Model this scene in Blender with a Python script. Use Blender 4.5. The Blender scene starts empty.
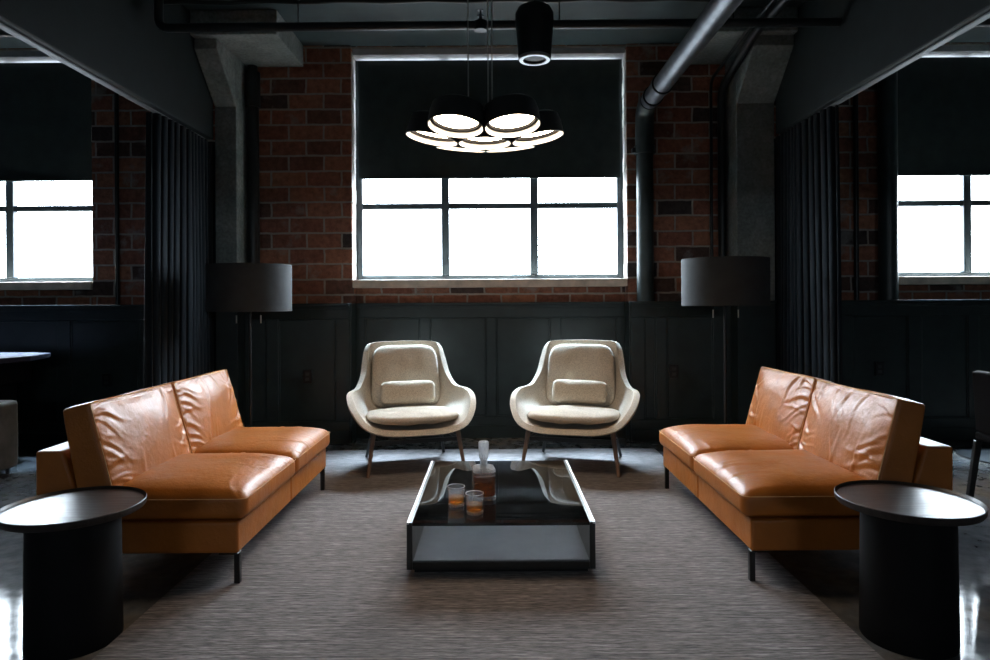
import bpy, bmesh, math, random
from mathutils import Vector, Matrix, noise as mnoise

sc = bpy.context.scene
COL = sc.collection
PI = math.pi
rnd = random.Random(7)

# ------------------------------------------------------------------ camera
F, HY, CX, CAMZ = 660.0, 302.0, 495.0, 1.2
cam_d = bpy.data.cameras.new('camera')
cam = bpy.data.objects.new('camera', cam_d)
COL.objects.link(cam)
cam_d.sensor_width = 36.0
cam_d.lens = F / 990.0 * 36.0
cam_d.shift_y = -(330.0 - HY) / 990.0
cam_d.clip_start = 0.05
cam.location = (0, 0, CAMZ)
cam.rotation_euler = (Matrix.Rotation(PI / 2, 3, 'X') @ Matrix.Rotation(math.radians(-0.35), 3, 'Z')).to_euler()
sc.camera = cam

sc.view_settings.view_transform = 'Standard'
sc.view_settings.look = 'None'
sc.view_settings.gamma = 1.0
sc.view_settings.exposure = 0.0
sc.view_settings.use_curve_mapping = False
sc.cycles.use_denoising = True
sc.cycles.max_bounces = 10
sc.cycles.transparent_max_bounces = 16
sc.cycles.sample_clamp_indirect = 6.0
sc.cycles.caustics_reflective = False

# ------------------------------------------------------------------ materials
def new_mat(name):
    m = bpy.data.materials.new(name)
    m.use_nodes = True
    nt = m.node_tree
    nt.nodes.clear()
    out = nt.nodes.new('ShaderNodeOutputMaterial')
    return m, nt, out

def nd(nt, typ, **kw):
    n = nt.nodes.new('ShaderNode' + typ)
    for k, v in kw.items():
        if k.startswith('i_'):
            n.inputs[k[2:].replace('_', ' ')].default_value = v
        else:
            setattr(n, k, v)
    return n

def rgb(c, a=1.0):
    return (c[0], c[1], c[2], a)

def principled(nt, out, color, rough=0.5, metal=0.0, spec=0.5, coat=0.0, sheen=0.0):
    b = nt.nodes.new('ShaderNodeBsdfPrincipled')
    b.inputs['Base Color'].default_value = rgb(color)
    b.inputs['Roughness'].default_value = rough
    b.inputs['Metallic'].default_value = metal
    b.inputs['Specular IOR Level'].default_value = spec
    b.inputs['Coat Weight'].default_value = coat
    b.inputs['Sheen Weight'].default_value = sheen
    nt.links.new(b.outputs[0], out.inputs[0])
    return b

def coords(nt, scale=(1, 1, 1)):
    tc = nt.nodes.new('ShaderNodeTexCoord')
    mp = nt.nodes.new('ShaderNodeMapping')
    mp.inputs['Scale'].default_value = scale
    nt.links.new(tc.outputs['Object'], mp.inputs['Vector'])
    return mp.outputs[0]

def noise_tex(nt, vec, scale, detail=4, rough=0.55):
    n = nd(nt, 'TexNoise')
    n.inputs['Scale'].default_value = scale
    n.inputs['Detail'].default_value = detail
    n.inputs['Roughness'].default_value = rough
    nt.links.new(vec, n.inputs['Vector'])
    return n.outputs['Fac']

def ramp(nt, fac, stops):
    r = nd(nt, 'ValToRGB')
    cr = r.color_ramp
    while len(cr.elements) > 1:
        cr.elements.remove(cr.elements[-1])
    cr.elements[0].position = stops[0][0]
    cr.elements[0].color = rgb(stops[0][1])
    for p, c in stops[1:]:
        e = cr.elements.new(p)
        e.color = rgb(c)
    nt.links.new(fac, r.inputs[0])
    return r.outputs[0]

def mixc(nt, fac, a, b, mode='MIX'):
    m = nd(nt, 'Mix', data_type='RGBA', blend_type=mode)
    for sock, v in ((m.inputs[0], fac), (m.inputs[6], a), (m.inputs[7], b)):
        if isinstance(v, (int, float)):
            sock.default_value = v
        elif isinstance(v, tuple):
            sock.default_value = rgb(v)
        else:
            nt.links.new(v, sock)
    return m.outputs[2]

def bump(nt, bsdf, height, strength=0.3, dist=0.01):
    b = nd(nt, 'Bump')
    b.inputs['Strength'].default_value = strength
    b.inputs['Distance'].default_value = dist
    nt.links.new(height, b.inputs['Height'])
    nt.links.new(b.outputs[0], bsdf.inputs['Normal'])

def simple(name, color, rough=0.5, metal=0.0, spec=0.5, var=0.25, nscale=8.0, bmp=0.0, bscale=60.0, coat=0.0, sheen=0.0):
    m, nt, out = new_mat(name)
    b = principled(nt, out, color, rough, metal, spec, coat, sheen)
    v = coords(nt)
    f = noise_tex(nt, v, nscale)
    lo = tuple(c * (1 - var) for c in color)
    hi = tuple(min(1, c * (1 + var)) for c in color)
    nt.links.new(ramp(nt, f, [(0.3, lo), (0.7, hi)]), b.inputs['Base Color'])
    if bmp:
        bump(nt, b, noise_tex(nt, v, bscale, 3), bmp, 0.005)
    return m

M = {}
M['wainscot'] = simple('wainscot_paint', (0.0125, 0.021, 0.0205), 0.42, bmp=0.03, bscale=40)
M['black_metal'] = simple('black_metal', (0.008, 0.009, 0.010), 0.4, spec=0.5)
M['black_paint'] = simple('black_paint', (0.010, 0.012, 0.013), 0.5)
M['pipe_dark'] = simple('pipe_dark_paint', (0.008, 0.011, 0.012), 0.4)
M['pipe_steel'] = simple('pipe_steel', (0.16, 0.17, 0.185), 0.42, metal=0.85)
M['pipe_green'] = simple('pipe_green_paint', (0.035, 0.05, 0.052), 0.38)
M['beam'] = simple('beam_paint', (0.008, 0.0145, 0.0155), 0.6)
M['ceiling'] = simple('ceiling_paint', (0.04, 0.062, 0.068), 0.6, var=0.3, nscale=3, bmp=0.1)
M['wall_plain'] = simple('wall_plain_paint', (0.03, 0.035, 0.036), 0.8)
M['track'] = simple('track_aluminium', (0.2, 0.21, 0.22), 0.5, metal=0.3)
M['sill'] = simple('sill_stone', (0.66, 0.53, 0.42), 0.7, bmp=0.2, bscale=80)
M['frame'] = simple('window_frame_paint', (0.045, 0.06, 0.068), 0.45)
M['blind'] = simple('blind_fabric', (0.018, 0.028, 0.028), 0.85)
M['cassette'] = simple('cassette_grey', (0.42, 0.42, 0.44), 0.5, var=0.35, nscale=3)
M['wood_leg'] = simple('walnut_leg', (0.16, 0.10, 0.07), 0.45, var=0.3)
M['chair_black'] = simple('chair_black_vinyl', (0.005, 0.005, 0.006), 0.7, spec=0.15)
M['outlet'] = simple('outlet_black', (0.004, 0.004, 0.005), 0.3)
M['outlet_grey'] = simple('outlet_grey', (0.03, 0.03, 0.03), 0.4)
M['pull_metal'] = simple('pull_brushed_metal', (0.62, 0.60, 0.54), 0.45, metal=0.2)
M['steel'] = simple('bright_steel', (0.6, 0.6, 0.6), 0.25, metal=1.0)
M['silver_ring'] = simple('silver_ring', (0.4, 0.42, 0.43), 0.35, metal=0.6)
M['grille'] = simple('speaker_grille', (0.06, 0.06, 0.06), 0.6)
M['table_black'] = simple('table_black_lacquer', (0.022, 0.026, 0.027), 0.3)
M['shelf_grey'] = simple('shelf_grey_lacquer', (0.62, 0.63, 0.63), 0.35, var=0.08)
M['edge_glint'] = simple('edge_painted_glint', (0.8, 0.8, 0.8), 0.35, metal=0.2)  # near-white colour stands in for window glint on the table's panel edges
M['inlay'] = simple('inlay_bronze', (0.10, 0.082, 0.065), 0.3)
M['inlay_edge'] = simple('inlay_edge', (0.22, 0.22, 0.21), 0.3)
M['shade_black'] = simple('lamp_shade_fabric', (0.022, 0.025, 0.028), 0.85, bmp=0.15, bscale=300)
M['pendant_black'] = simple('pendant_black', (0.05, 0.054, 0.052), 0.5)
M['ring_black'] = simple('ring_black', (0.004, 0.004, 0.004), 0.7, spec=0.1)
M['pendant_white'] = simple('pendant_white_inside', (0.93, 0.91, 0.87), 0.5)
M['ottoman'] = simple('ottoman_grey_fabric', (0.22, 0.22, 0.21), 0.9, bmp=0.4, bscale=150)
M['lilac'] = simple('lilac_felt', (0.04, 0.04, 0.062), 0.8)
M['thread'] = simple('tan_thread', (0.7, 0.42, 0.2), 0.7)
M['cable'] = simple('steel_cable', (0.7, 0.7, 0.68), 0.5)

# leather
def leather(name, color):
    m, nt, out = new_mat(name)
    b = principled(nt, out, color, 0.40, spec=0.45)
    v = coords(nt)
    f = noise_tex(nt, v, 5.0, 5)
    col = ramp(nt, f, [(0.25, tuple(c * 0.78 for c in color)), (0.55, color), (0.8, tuple(min(1, c * 1.18) for c in color))])
    nt.links.new(col, b.inputs['Base Color'])
    r = ramp(nt, noise_tex(nt, v, 9.0, 3), [(0.3, (0.35,) * 3), (0.7, (0.48,) * 3)])
    nt.links.new(r, b.inputs['Roughness'])
    vo = nd(nt, 'TexVoronoi')
    vo.inputs['Scale'].default_value = 260
    nt.links.new(v, vo.inputs['Vector'])
    wr = noise_tex(nt, v, 26.0, 5, 0.6)
    mx = nd(nt, 'Math', operation='MULTIPLY_ADD')
    mx.inputs[1].default_value = 0.08
    nt.links.new(vo.outputs['Distance'], mx.inputs[0])
    nt.links.new(wr, mx.inputs[2])
    bump(nt, b, mx.outputs[0], 0.5, 0.007)
    return m
M['leather'] = leather('tan_leather', (0.44, 0.140, 0.020))

# woven chair fabric
def weave(name, color, sheen=0.2):
    m, nt, out = new_mat(name)
    b = principled(nt, out, color, 0.92, spec=0.2, sheen=sheen)
    v = coords(nt)
    a = noise_tex(nt, coords(nt, (1, 1, 3)), 85.0, 3)
    a2 = noise_tex(nt, coords(nt, (3, 3, 1)), 75.0, 3)
    mx = nd(nt, 'Math', operation='ADD')
    nt.links.new(a, mx.inputs[0]); nt.links.new(a2, mx.inputs[1])
    md = nd(nt, 'Math', operation='MULTIPLY'); md.inputs[1].default_value = 0.5
    nt.links.new(mx.outputs[0], md.inputs[0])
    col = ramp(nt, md.outputs[0], [(0.35, tuple(c * 0.68 for c in color)), (0.62, tuple(min(1, c * 1.2) for c in color))])
    nt.links.new(col, b.inputs['Base Color'])
    bump(nt, b, md.outputs[0], 0.4, 0.004)
    return m
M['beige'] = weave('beige_weave', (0.56, 0.49, 0.40))
M['beige_pillow'] = weave('beige_pillow_weave', (0.56, 0.475, 0.37))

# curtain
def curtain_mat():
    m, nt, out = new_mat('curtain_velvet')
    b = principled(nt, out, (0.012, 0.017, 0.021), 0.75, spec=0.15, sheen=0.08)
    b.inputs['Sheen Roughness'].default_value = 0.5
    v = coords(nt, (1, 1, 0.2))
    nt.links.new(ramp(nt, noise_tex(nt, v, 20), [(0.3, (0.008, 0.013, 0.018)), (0.7, (0.014, 0.021, 0.028))]), b.inputs['Base Color'])
    return m
M['curtain'] = curtain_mat()

# brick
def brick_mat():
    m, nt, out = new_mat('red_brick')
    b = principled(nt, out, (0.2, 0.1, 0.08), 0.85, spec=0.25)
    tc = nd(nt, 'TexCoord')
    sep = nd(nt, 'SeparateXYZ')
    nt.links.new(tc.outputs['Object'], sep.inputs[0])
    add = nd(nt, 'Math', operation='ADD')
    nt.links.new(sep.outputs[0], add.inputs[0]); nt.links.new(sep.outputs[1], add.inputs[1])
    zz = nd(nt, 'Math', operation='ADD'); zz.inputs[1].default_value = -0.068
    nt.links.new(sep.outputs[2], zz.inputs[0])
    comb = nd(nt, 'CombineXYZ')
    # slight wobble so that the joints are not ruled lines
    wob = nd(nt, 'TexNoise'); wob.inputs['Scale'].default_value = 9; wob.inputs['Detail'].default_value = 3
    nt.links.new(tc.outputs['Object'], wob.inputs['Vector'])
    wm = nd(nt, 'Math', operation='MULTIPLY_ADD'); wm.inputs[1].default_value = 0.016
    nt.links.new(wob.outputs['Fac'], wm.inputs[0]); nt.links.new(zz.outputs[0], wm.inputs[2])
    wx = nd(nt, 'Math', operation='MULTIPLY_ADD'); wx.inputs[1].default_value = 0.02
    nt.links.new(wob.outputs['Fac'], wx.inputs[0]); nt.links.new(add.outputs[0], wx.inputs[2])
    nt.links.new(wx.outputs[0], comb.inputs[0]); nt.links.new(wm.outputs[0], comb.inputs[1])
    br = nd(nt, 'TexBrick', offset=0.5, squash=1.0)
    br.inputs['Scale'].default_value = 1.0
    br.inputs['Brick Width'].default_value = 0.305
    br.inputs['Row Height'].default_value = 0.1345
    br.inputs['Mortar Size'].default_value = 0.0095
    br.inputs['Mortar Smooth'].default_value = 0.25
    br.inputs['Color1'].default_value = (0, 0, 0, 1)
    br.inputs['Color2'].default_value = (1, 1, 1, 1)
    br.inputs['Mortar'].default_value = (0.5, 0.5, 0.5, 1)
    nt.links.new(comb.outputs[0], br.inputs['Vector'])
    col = ramp(nt, br.outputs['Color'], [(0.0, (0.07, 0.056, 0.056)), (0.12, (0.12, 0.072, 0.06)), (0.35, (0.30, 0.125, 0.085)),
                                         (0.7, (0.37, 0.16, 0.104)), (1.0, (0.45, 0.20, 0.12))])
    v = tc.outputs['Object']
    n1 = noise_tex(nt, v, 22, 6, 0.65)
    col = mixc(nt, 1.0, col, ramp(nt, n1, [(0.25, (0.5, 0.5, 0.5)), (0.7, (1.15, 1.12, 1.1))]), 'MULTIPLY')
    # pale plaster remains
    n2 = noise_tex(nt, v, 3.2, 6, 0.6)
    patch = ramp(nt, n2, [(0.585, (0, 0, 0)), (0.68, (0.6, 0.6, 0.6))])
    col = mixc(nt, patch, col, (0.34, 0.33, 0.31))
    mort = mixc(nt, n1, (0.26, 0.23, 0.20), (0.46, 0.41, 0.36))
    col = mixc(nt, br.outputs['Fac'], col, mort)
    nt.links.new(col, b.inputs['Base Color'])
    inv = nd(nt, 'Math', operation='MULTIPLY_ADD'); inv.inputs[1].default_value = -1.0
    nt.links.new(br.outputs['Fac'], inv.inputs[0])
    n3 = noise_tex(nt, v, 45, 5)
    nt.links.new(n3, inv.inputs[2])
    bump(nt, b, inv.outputs[0], 0.7, 0.012)
    return m
M['brick'] = brick_mat()

# bare concrete
def concrete_mat():
    m, nt, out = new_mat('bare_concrete')
    b = principled(nt, out, (0.1, 0.11, 0.11), 0.8, spec=0.3)
    v = coords(nt)
    n1 = noise_tex(nt, v, 4, 8, 0.65)
    n2 = noise_tex(nt, v, 40, 5, 0.6)
    col = ramp(nt, n1, [(0.3, (0.15, 0.18, 0.18)), (0.55, (0.22, 0.25, 0.245)), (0.75, (0.34, 0.36, 0.35))])
    col = mixc(nt, 1.0, col, ramp(nt, n2, [(0.3, (0.7, 0.7, 0.7)), (0.7, (1.2, 1.2, 1.2))]), 'MULTIPLY')
    nt.links.new(col, b.inputs['Base Color'])
    bump(nt, b, n2, 0.4, 0.01)
    return m
M['concrete'] = concrete_mat()

# polished floor
def floor_mat():
    m, nt, out = new_mat('polished_concrete_floor')
    b = principled(nt, out, (0.05, 0.05, 0.05), 0.15, spec=0.2)
    v = coords(nt)
    n1 = noise_tex(nt, v, 1.1, 8, 0.62)
    n2 = noise_tex(nt, v, 14, 6, 0.6)
    col = ramp(nt, n1, [(0.32, (0.07, 0.08, 0.09)), (0.5, (0.12, 0.127, 0.135)), (0.66, (0.17, 0.135, 0.10)), (0.8, (0.11, 0.115, 0.12))])
    col = mixc(nt, 1.0, col, ramp(nt, n2, [(0.3, (0.7, 0.7, 0.7)), (0.7, (1.25, 1.25, 1.25))]), 'MULTIPLY')
    # pale hairline scratches
    vs = coords(nt, (1, 9, 1))
    sn = noise_tex(nt, vs, 5, 8, 0.75)
    nt.links.new(mixc(nt, ramp(nt, sn, [(0.66, (0, 0, 0)), (0.72, (0.4, 0.4, 0.4))]), col, (0.16, 0.17, 0.18)), b.inputs['Base Color'])
    nt.links.new(ramp(nt, n2, [(0.3, (0.05,) * 3), (0.7, (0.13,) * 3)]), b.inputs['Roughness'])
    bump(nt, b, n1, 0.05, 0.02)
    return m
M['floor'] = floor_mat()

# rug: heathered, thin streaks running across
def rug_mat():
    m, nt, out = new_mat('heathered_rug')
    b = principled(nt, out, (0.2, 0.18, 0.17), 0.95, spec=0.1, sheen=0.3)
    v1 = coords(nt, (1.6, 45, 1))
    v2 = coords(nt, (9, 55, 1))
    v3 = coords(nt, (1, 1, 1))
    a = noise_tex(nt, v1, 2.2, 6, 0.6)
    c = noise_tex(nt, v2, 2.0, 3, 0.6)
    g = noise_tex(nt, v3, 1.2, 3)
    col = ramp(nt, a, [(0.30, (0.055, 0.045, 0.042)), (0.5, (0.150, 0.128, 0.120)), (0.68, (0.27, 0.24, 0.23))])
    col = mixc(nt, 1.0, col, ramp(nt, c, [(0.34, (0.42, 0.42, 0.42)), (0.66, (1.55, 1.53, 1.52))]), 'MULTIPLY')
    col = mixc(nt, 1.0, col, ramp(nt, g, [(0.3, (0.9, 0.88, 0.86)), (0.7, (1.08, 1.08, 1.1))]), 'MULTIPLY')
    nt.links.new(col, b.inputs['Base Color'])
    bump(nt, b, c, 0.6, 0.006)
    return m
M['rug'] = rug_mat()

# dark stained wood for side tables
def dark_wood():
    m, nt, out = new_mat('dark_stained_wood')
    b = principled(nt, out, (0.02, 0.015, 0.012), 0.42, spec=0.45)
    v = coords(nt, (3, 40, 3))
    n = noise_tex(nt, v, 2.0, 6, 0.6)
    nt.links.new(ramp(nt, n, [(0.3, (0.010, 0.008, 0.007)), (0.7, (0.034, 0.026, 0.022))]), b.inputs['Base Color'])
    nt.links.new(ramp(nt, n, [(0.3, (0.30,) * 3), (0.7, (0.46,) * 3)]), b.inputs['Roughness'])
    bump(nt, b, n, 0.25, 0.003)
    return m
M['dark_wood'] = dark_wood()
M['table_base'] = simple('side_table_base_black', (0.004, 0.0042, 0.005), 0.6, spec=0.15)

# thin glass pane / smoked glass: transparent + mirror by Fresnel
def thin_glass(name, tint, ior=1.45, rough=0.0, refl=1.0):
    m, nt, out = new_mat(name)
    tr = nd(nt, 'BsdfTransparent'); tr.inputs[0].default_value = rgb(tint)
    gl = nd(nt, 'BsdfGlossy'); gl.inputs['Roughness'].default_value = rough
    fr = nd(nt, 'Fresnel')
    geo = nd(nt, 'NewGeometry')
    # thin sheet: same reflectance on the way in and on the way out
    mr = nd(nt, 'MapRange')
    mr.inputs['To Min'].default_value = ior
    mr.inputs['To Max'].default_value = 1.0 / ior
    nt.links.new(geo.outputs['Backfacing'], mr.inputs['Value'])
    nt.links.new(mr.outputs[0], fr.inputs[0])
    mx = nd(nt, 'MixShader')
    if refl != 1.0:
        mm = nd(nt, 'Math', operation='MULTIPLY'); mm.inputs[1].default_value = refl
        nt.links.new(fr.outputs[0], mm.inputs[0]); nt.links.new(mm.outputs[0], mx.inputs[0])
    else:
        nt.links.new(fr.outputs[0], mx.inputs[0])
    nt.links.new(tr.outputs[0], mx.inputs[1]); nt.links.new(gl.outputs[0], mx.inputs[2])
    nt.links.new(mx.outputs[0], out.inputs[0])
    return m
M['pane'] = thin_glass('window_pane', (0.97, 0.985, 0.99))
M['smoked'] = thin_glass('smoked_glass', (0.28, 0.29, 0.30), 1.5)

def clear_glass():
    m, nt, out = new_mat('clear_crystal')
    g = nd(nt, 'BsdfGlass'); g.inputs['IOR'].default_value = 1.5; g.inputs['Roughness'].default_value = 0.0
    nt.links.new(g.outputs[0], out.inputs[0])
    return m
M['crystal'] = clear_glass()
def whiskey():
    m, nt, out = new_mat('amber_spirit')
    g = nd(nt, 'BsdfGlass'); g.inputs['IOR'].default_value = 1.36; g.inputs['Color'].default_value = (0.92, 0.55, 0.16, 1)
    nt.links.new(g.outputs[0], out.inputs[0])
    return m
M['whiskey'] = whiskey()
def blend(name, tint, body, k, ior, facet=0.0):  # body: diffuse colour mixed in to imitate refracted sparkle and glow
    m = thin_glass(name, tint, ior)
    nt = m.node_tree
    nrm = None
    if facet:
        vo = nd(nt, 'TexVoronoi'); vo.inputs['Scale'].default_value = 90
        nt.links.new(coords(nt, (1.6, 1.6, .7)), vo.inputs['Vector'])
        bn = nd(nt, 'Bump'); bn.inputs['Strength'].default_value = facet; bn.inputs['Distance'].default_value = .02
        nt.links.new(vo.outputs['Distance'], bn.inputs['Height'])
        nrm = bn.outputs[0]
        for q in nt.nodes:
            if q.type == 'BSDF_GLOSSY':
                nt.links.new(nrm, q.inputs['Normal'])
    out = [n for n in nt.nodes if n.type == 'OUTPUT_MATERIAL'][0]
    prev = out.inputs[0].links[0].from_socket
    tl = nd(nt, 'BsdfTranslucent'); tl.inputs[0].default_value = rgb(body)
    df = nd(nt, 'BsdfDiffuse'); df.inputs[0].default_value = rgb(body)
    if nrm is not None:
        nt.links.new(nrm, tl.inputs['Normal']); nt.links.new(nrm, df.inputs['Normal'])
    m1 = nd(nt, 'MixShader'); m1.inputs[0].default_value = .5
    nt.links.new(tl.outputs[0], m1.inputs[1]); nt.links.new(df.outputs[0], m1.inputs[2])
    m2 = nd(nt, 'MixShader'); m2.inputs[0].default_value = k
    nt.links.new(prev, m2.inputs[1]); nt.links.new(m1.outputs[0], m2.inputs[2])
    nt.links.new(m2.outputs[0], out.inputs[0])
    return m
M['clear_wall'] = blend('clear_glass_wall', (0.97, 0.98, 0.98), (0.9, 0.92, 0.95), 0.05, 1.5)
M['cut_crystal'] = blend('cut_crystal', (0.8, 0.82, 0.84), (0.97, 0.97, 0.98), 0.55, 1.6, 0.9)
M['amber'] = blend('amber_liquid', (0.80, 0.46, 0.14), (0.90, 0.48, 0.10), 0.20, 1.45)
M['amber_dark'] = blend('amber_liquid_deep', (0.42, 0.19, 0.05), (0.45, 0.18, 0.03), 0.14, 1.35)

def emit(name, color, strength):
    m, nt, out = new_mat(name)
    e = nd(nt, 'Emission'); e.inputs[0].default_value = rgb(color); e.inputs[1].default_value = strength
    nt.links.new(e.outputs[0], out.inputs[0])
    return m
M['diffuser'] = emit('pendant_diffuser_glow', (1.0, 0.79, 0.58), 24.0)

# ------------------------------------------------------------------ mesh helpers
class MB:
    def __init__(self):
        self.bm = bmesh.new()
    def raw(self, verts, faces):
        vs = [self.bm.verts.new(v) for v in verts]
        for f in faces:
            try:
                self.bm.faces.new([vs[i] for i in f])
            except ValueError:
                pass
        return self
    def box(self, x0, x1, y0, y1, z0, z1):
        v = [(x, y, z) for z in (z0, z1) for y in (y0, y1) for x in (x0, x1)]
        return self.raw(v, [(0, 2, 3, 1), (4, 5, 7, 6), (0, 1, 5, 4), (2, 6, 7, 3), (0, 4, 6, 2), (1, 3, 7, 5)])
    def tube(self, pts, r, seg=12, caps=True, closed=False):
        pts = [Vector(p) for p in pts]
        n = len(pts)
        rs = r if isinstance(r, (list, tuple)) else [r] * n
        verts = []
        up = None
        for i, p in enumerate(pts):
            if closed:
                t = pts[(i + 1) % n] - pts[i - 1]
            elif i == 0:
                t = pts[1] - pts[0]
            elif i == n - 1:
                t = pts[-1] - pts[-2]
            else:
                t = (pts[i + 1] - pts[i]).normalized() + (pts[i] - pts[i - 1]).normalized()
            t.normalize()
            if up is None:
                up = Vector((0, 0, 1)) if abs(t.z) < 0.9 else Vector((1, 0, 0))
            a = (up - t * up.dot(t)).normalized()
            up = a
            b = t.cross(a)
            for k in range(seg):
                an = 2 * PI * k / seg
                verts.append(p + (a * math.cos(an) + b * math.sin(an)) * rs[i])
        faces = []
        for i in range(n if closed else n - 1):
            j = (i + 1) % n
            for k in range(seg):
                l = (k + 1) % seg
                faces.append((i * seg + k, i * seg + l, j * seg + l, j * seg + k))
        if caps and not closed:
            faces.append(tuple(range(seg))[::-1])
            faces.append(tuple(range((n - 1) * seg, n * seg)))
        return self.raw(verts, faces)
    def lathe(self, prof, seg=48, center=(0, 0, 0), mat=None, cap0=True, cap1=True):
        """prof: list of (r, z). Closed solid of revolution about z."""
        verts, faces = [], []
        c = Vector(center)
        for (r, z) in prof:
            for k in range(seg):
                an = 2 * PI * k / seg
                v = Vector((r * math.cos(an), r * math.sin(an), z))
                if mat is not None:
                    v = mat @ v
                verts.append(c + v)
        n = len(prof)
        for i in range(n - 1):
            for k in range(seg):
                l = (k + 1) % seg
                faces.append((i * seg + k, i * seg + l, (i + 1) * seg + l, (i + 1) * seg + k))
        if cap0:
            faces.append(tuple(range(seg))[::-1])
        if cap1:
            faces.append(tuple(range((n - 1) * seg, n * seg)))
        return self.raw(verts, faces)
    def prism(self, poly, axis, a0, a1):
        """poly: 2d points; axis 'y' -> (x,z) extruded in y; 'z' -> (x,y) extruded in z; 'x' -> (y,z)."""
        def P(p, a):
            return {'y': (p[0], a, p[1]), 'z': (p[0], p[1], a), 'x': (a, p[0], p[1])}[axis]
        n = len(poly)
        verts = [P(p, a0) for p in poly] + [P(p, a1) for p in poly]
        faces = [tuple(range(n))[::-1], tuple(range(n, 2 * n))]
        for i in range(n):
            j = (i + 1) % n
            faces.append((i, j, n + j, n + i))
        return self.raw(verts, faces)
    def build(self, name, mat, parent=None, smooth=False, bevel=0.0, bseg=2, loc=None, subsurf=0, angle=35):
        bmesh.ops.recalc_face_normals(self.bm, faces=self.bm.faces)
        me = bpy.data.meshes.new(name)
        self.bm.to_mesh(me)
        self.bm.free()
        if smooth:
            for p in me.polygons:
                p.use_smooth = True
            me.set_sharp_from_angle(angle=math.radians(angle))
        me.materials.append(mat)
        o = bpy.data.objects.new(name, me)
        COL.objects.link(o)
        if loc is not None:
            o.location = loc
        if parent is not None:
            o.parent = parent
        if bevel:
            b = o.modifiers.new('bevel', 'BEVEL')
            b.width = bevel
            b.segments = bseg
            b.limit_method = 'ANGLE'
            b.angle_limit = math.radians(40)
        if subsurf:
            s = o.modifiers.new('sub', 'SUBSURF')
            s.levels = subsurf
            s.render_levels = subsurf
        return o

def tag(o, label, cat, group=None):
    o['label'] = label
    o['category'] = cat
    if group:
        o['group'] = group
    return o

def thing(name, label, cat, loc=(0, 0, 0), rz=0.0, group=None):
    o = bpy.data.objects.new(name, None)
    o.empty_display_size = 0.1
    COL.objects.link(o)
    o.location = loc
    o.rotation_euler = (0, 0, rz)
    return tag(o, label, cat, group)

def struct(o):
    o['kind'] = 'structure'
    return o

def copy_tree(o, loc=None):
    c = o.copy()
    COL.objects.link(c)
    if loc is not None:
        c.location = loc
    for ch in list(o.children):
        d = ch.copy(); COL.objects.link(d); d.parent = c
        for g in list(ch.children):
            e = g.copy(); COL.objects.link(e); e.parent = d
    return c

def bend(p0, corner, p1, r, n=8):
    """rounded polyline corner"""
    p0, c, p1 = Vector(p0), Vector(corner), Vector(p1)
    a = c + (p0 - c).normalized() * r
    b = c + (p1 - c).normalized() * r
    out = []
    for i in range(n + 1):
        t = i / n
        out.append((a * (1 - t) + c * t) * (1 - t) + (c * (1 - t) + b * t) * t)
    return out

def rounded_grid_box(sx, sy, sz, r, nx, ny, nz, fn=None):
    """closed rounded box centred on the origin; fn(p, n) -> p' displaces it."""
    verts, idx, faces = [], {}, []
    def core(v, s):
        h = s / 2
        return v * h
    def vert(i, j, k):
        key = (i, j, k)
        if key in idx:
            return idx[key]
        u = Vector((2 * i / nx - 1, 2 * j / ny - 1, 2 * k / nz - 1))
        # pack more vertices near edges
        u = Vector(tuple(math.sin(c * PI / 2) * 0.35 + c * 0.65 for c in u))
        p = Vector((u.x * sx / 2, u.y * sy / 2, u.z * sz / 2))
        q = Vector((max(-sx / 2 + r, min(sx / 2 - r, p.x)), max(-sy / 2 + r, min(sy / 2 - r, p.y)), max(-sz / 2 + r, min(sz / 2 - r, p.z))))
        d = p - q
        if d.length > 1e-9:
            n = d.normalized()
            p = q + n * r
        else:
            n = Vector((0, 0, 1))
        if fn:
            p = fn(p, n)
        verts.append(p)
        idx[key] = len(verts) - 1
        return idx[key]
    for (a, b, w, na, nb, nw) in ((0, 1, 2, nx, ny, nz), (0, 2, 1, nx, nz, ny), (1, 2, 0, ny, nz, nx)):
        for side in (0, nw):
            for i in range(na):
                for j in range(nb):
                    q = []
                    for (di, dj) in ((0, 0), (1, 0), (1, 1), (0, 1)):
                        t = [0, 0, 0]
                        t[a] = i + di; t[b] = j + dj; t[w] = side
                        q.append(vert(*t))
                    faces.append(tuple(q))
    m = MB()
    m.raw(verts, faces)
    return m

# ------------------------------------------------------------------ room shell
YB = 5.74      # face of the brick piers
YN = 5.88      # brick below the sill inside the centre bay
YG = 5.95      # window plane
YW = 5.62      # face of the outer wainscot
ZC = 3.44      # ceiling
ZS = 1.33     # underside of the sills
ZT = 1.175     # underside of the wainscot caps
NICHE = [(-1.24, 1.155), (-6.06, -3.5), (3.48, 5.78)]
XL, XR, YF = -6.5, 6.5, -3.6

struct(MB().box(XL - .2, XR + .2, YF - .2, YG + .3, -.1, 0).build('floor', M['floor']))
struct(MB().box(XL - .2, XR + .2, YF - .2, YG + .3, ZC, ZC + .15).build('ceiling', M['ceiling']))
struct(MB().box(XL - .2, XL, YF - .2, YG + .3, 0, ZC).build('wall_left', M['wall_plain']))
struct(MB().box(XR, XR + .2, YF - .2, YG + .3, 0, ZC).build('wall_right', M['wall_plain']))
REAR_FILL = [(-2.75, -1.65), (1.65, 2.75)]  # unseen windows added behind the camera for frontal fill light
RZ0, RZ1 = 1.70, 2.0
wf = MB()
wf.box(XL, XR, YF - .2, YF, 0, RZ0).box(XL, XR, YF - .2, YF, RZ1, ZC)
for (a, b) in ((XL, -2.75), (-1.65, 1.65), (2.75, XR)):
    wf.box(a, b, YF - .2, YF, RZ0, RZ1)
struct(wf.build('wall_front', M['wall_plain']))
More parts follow.
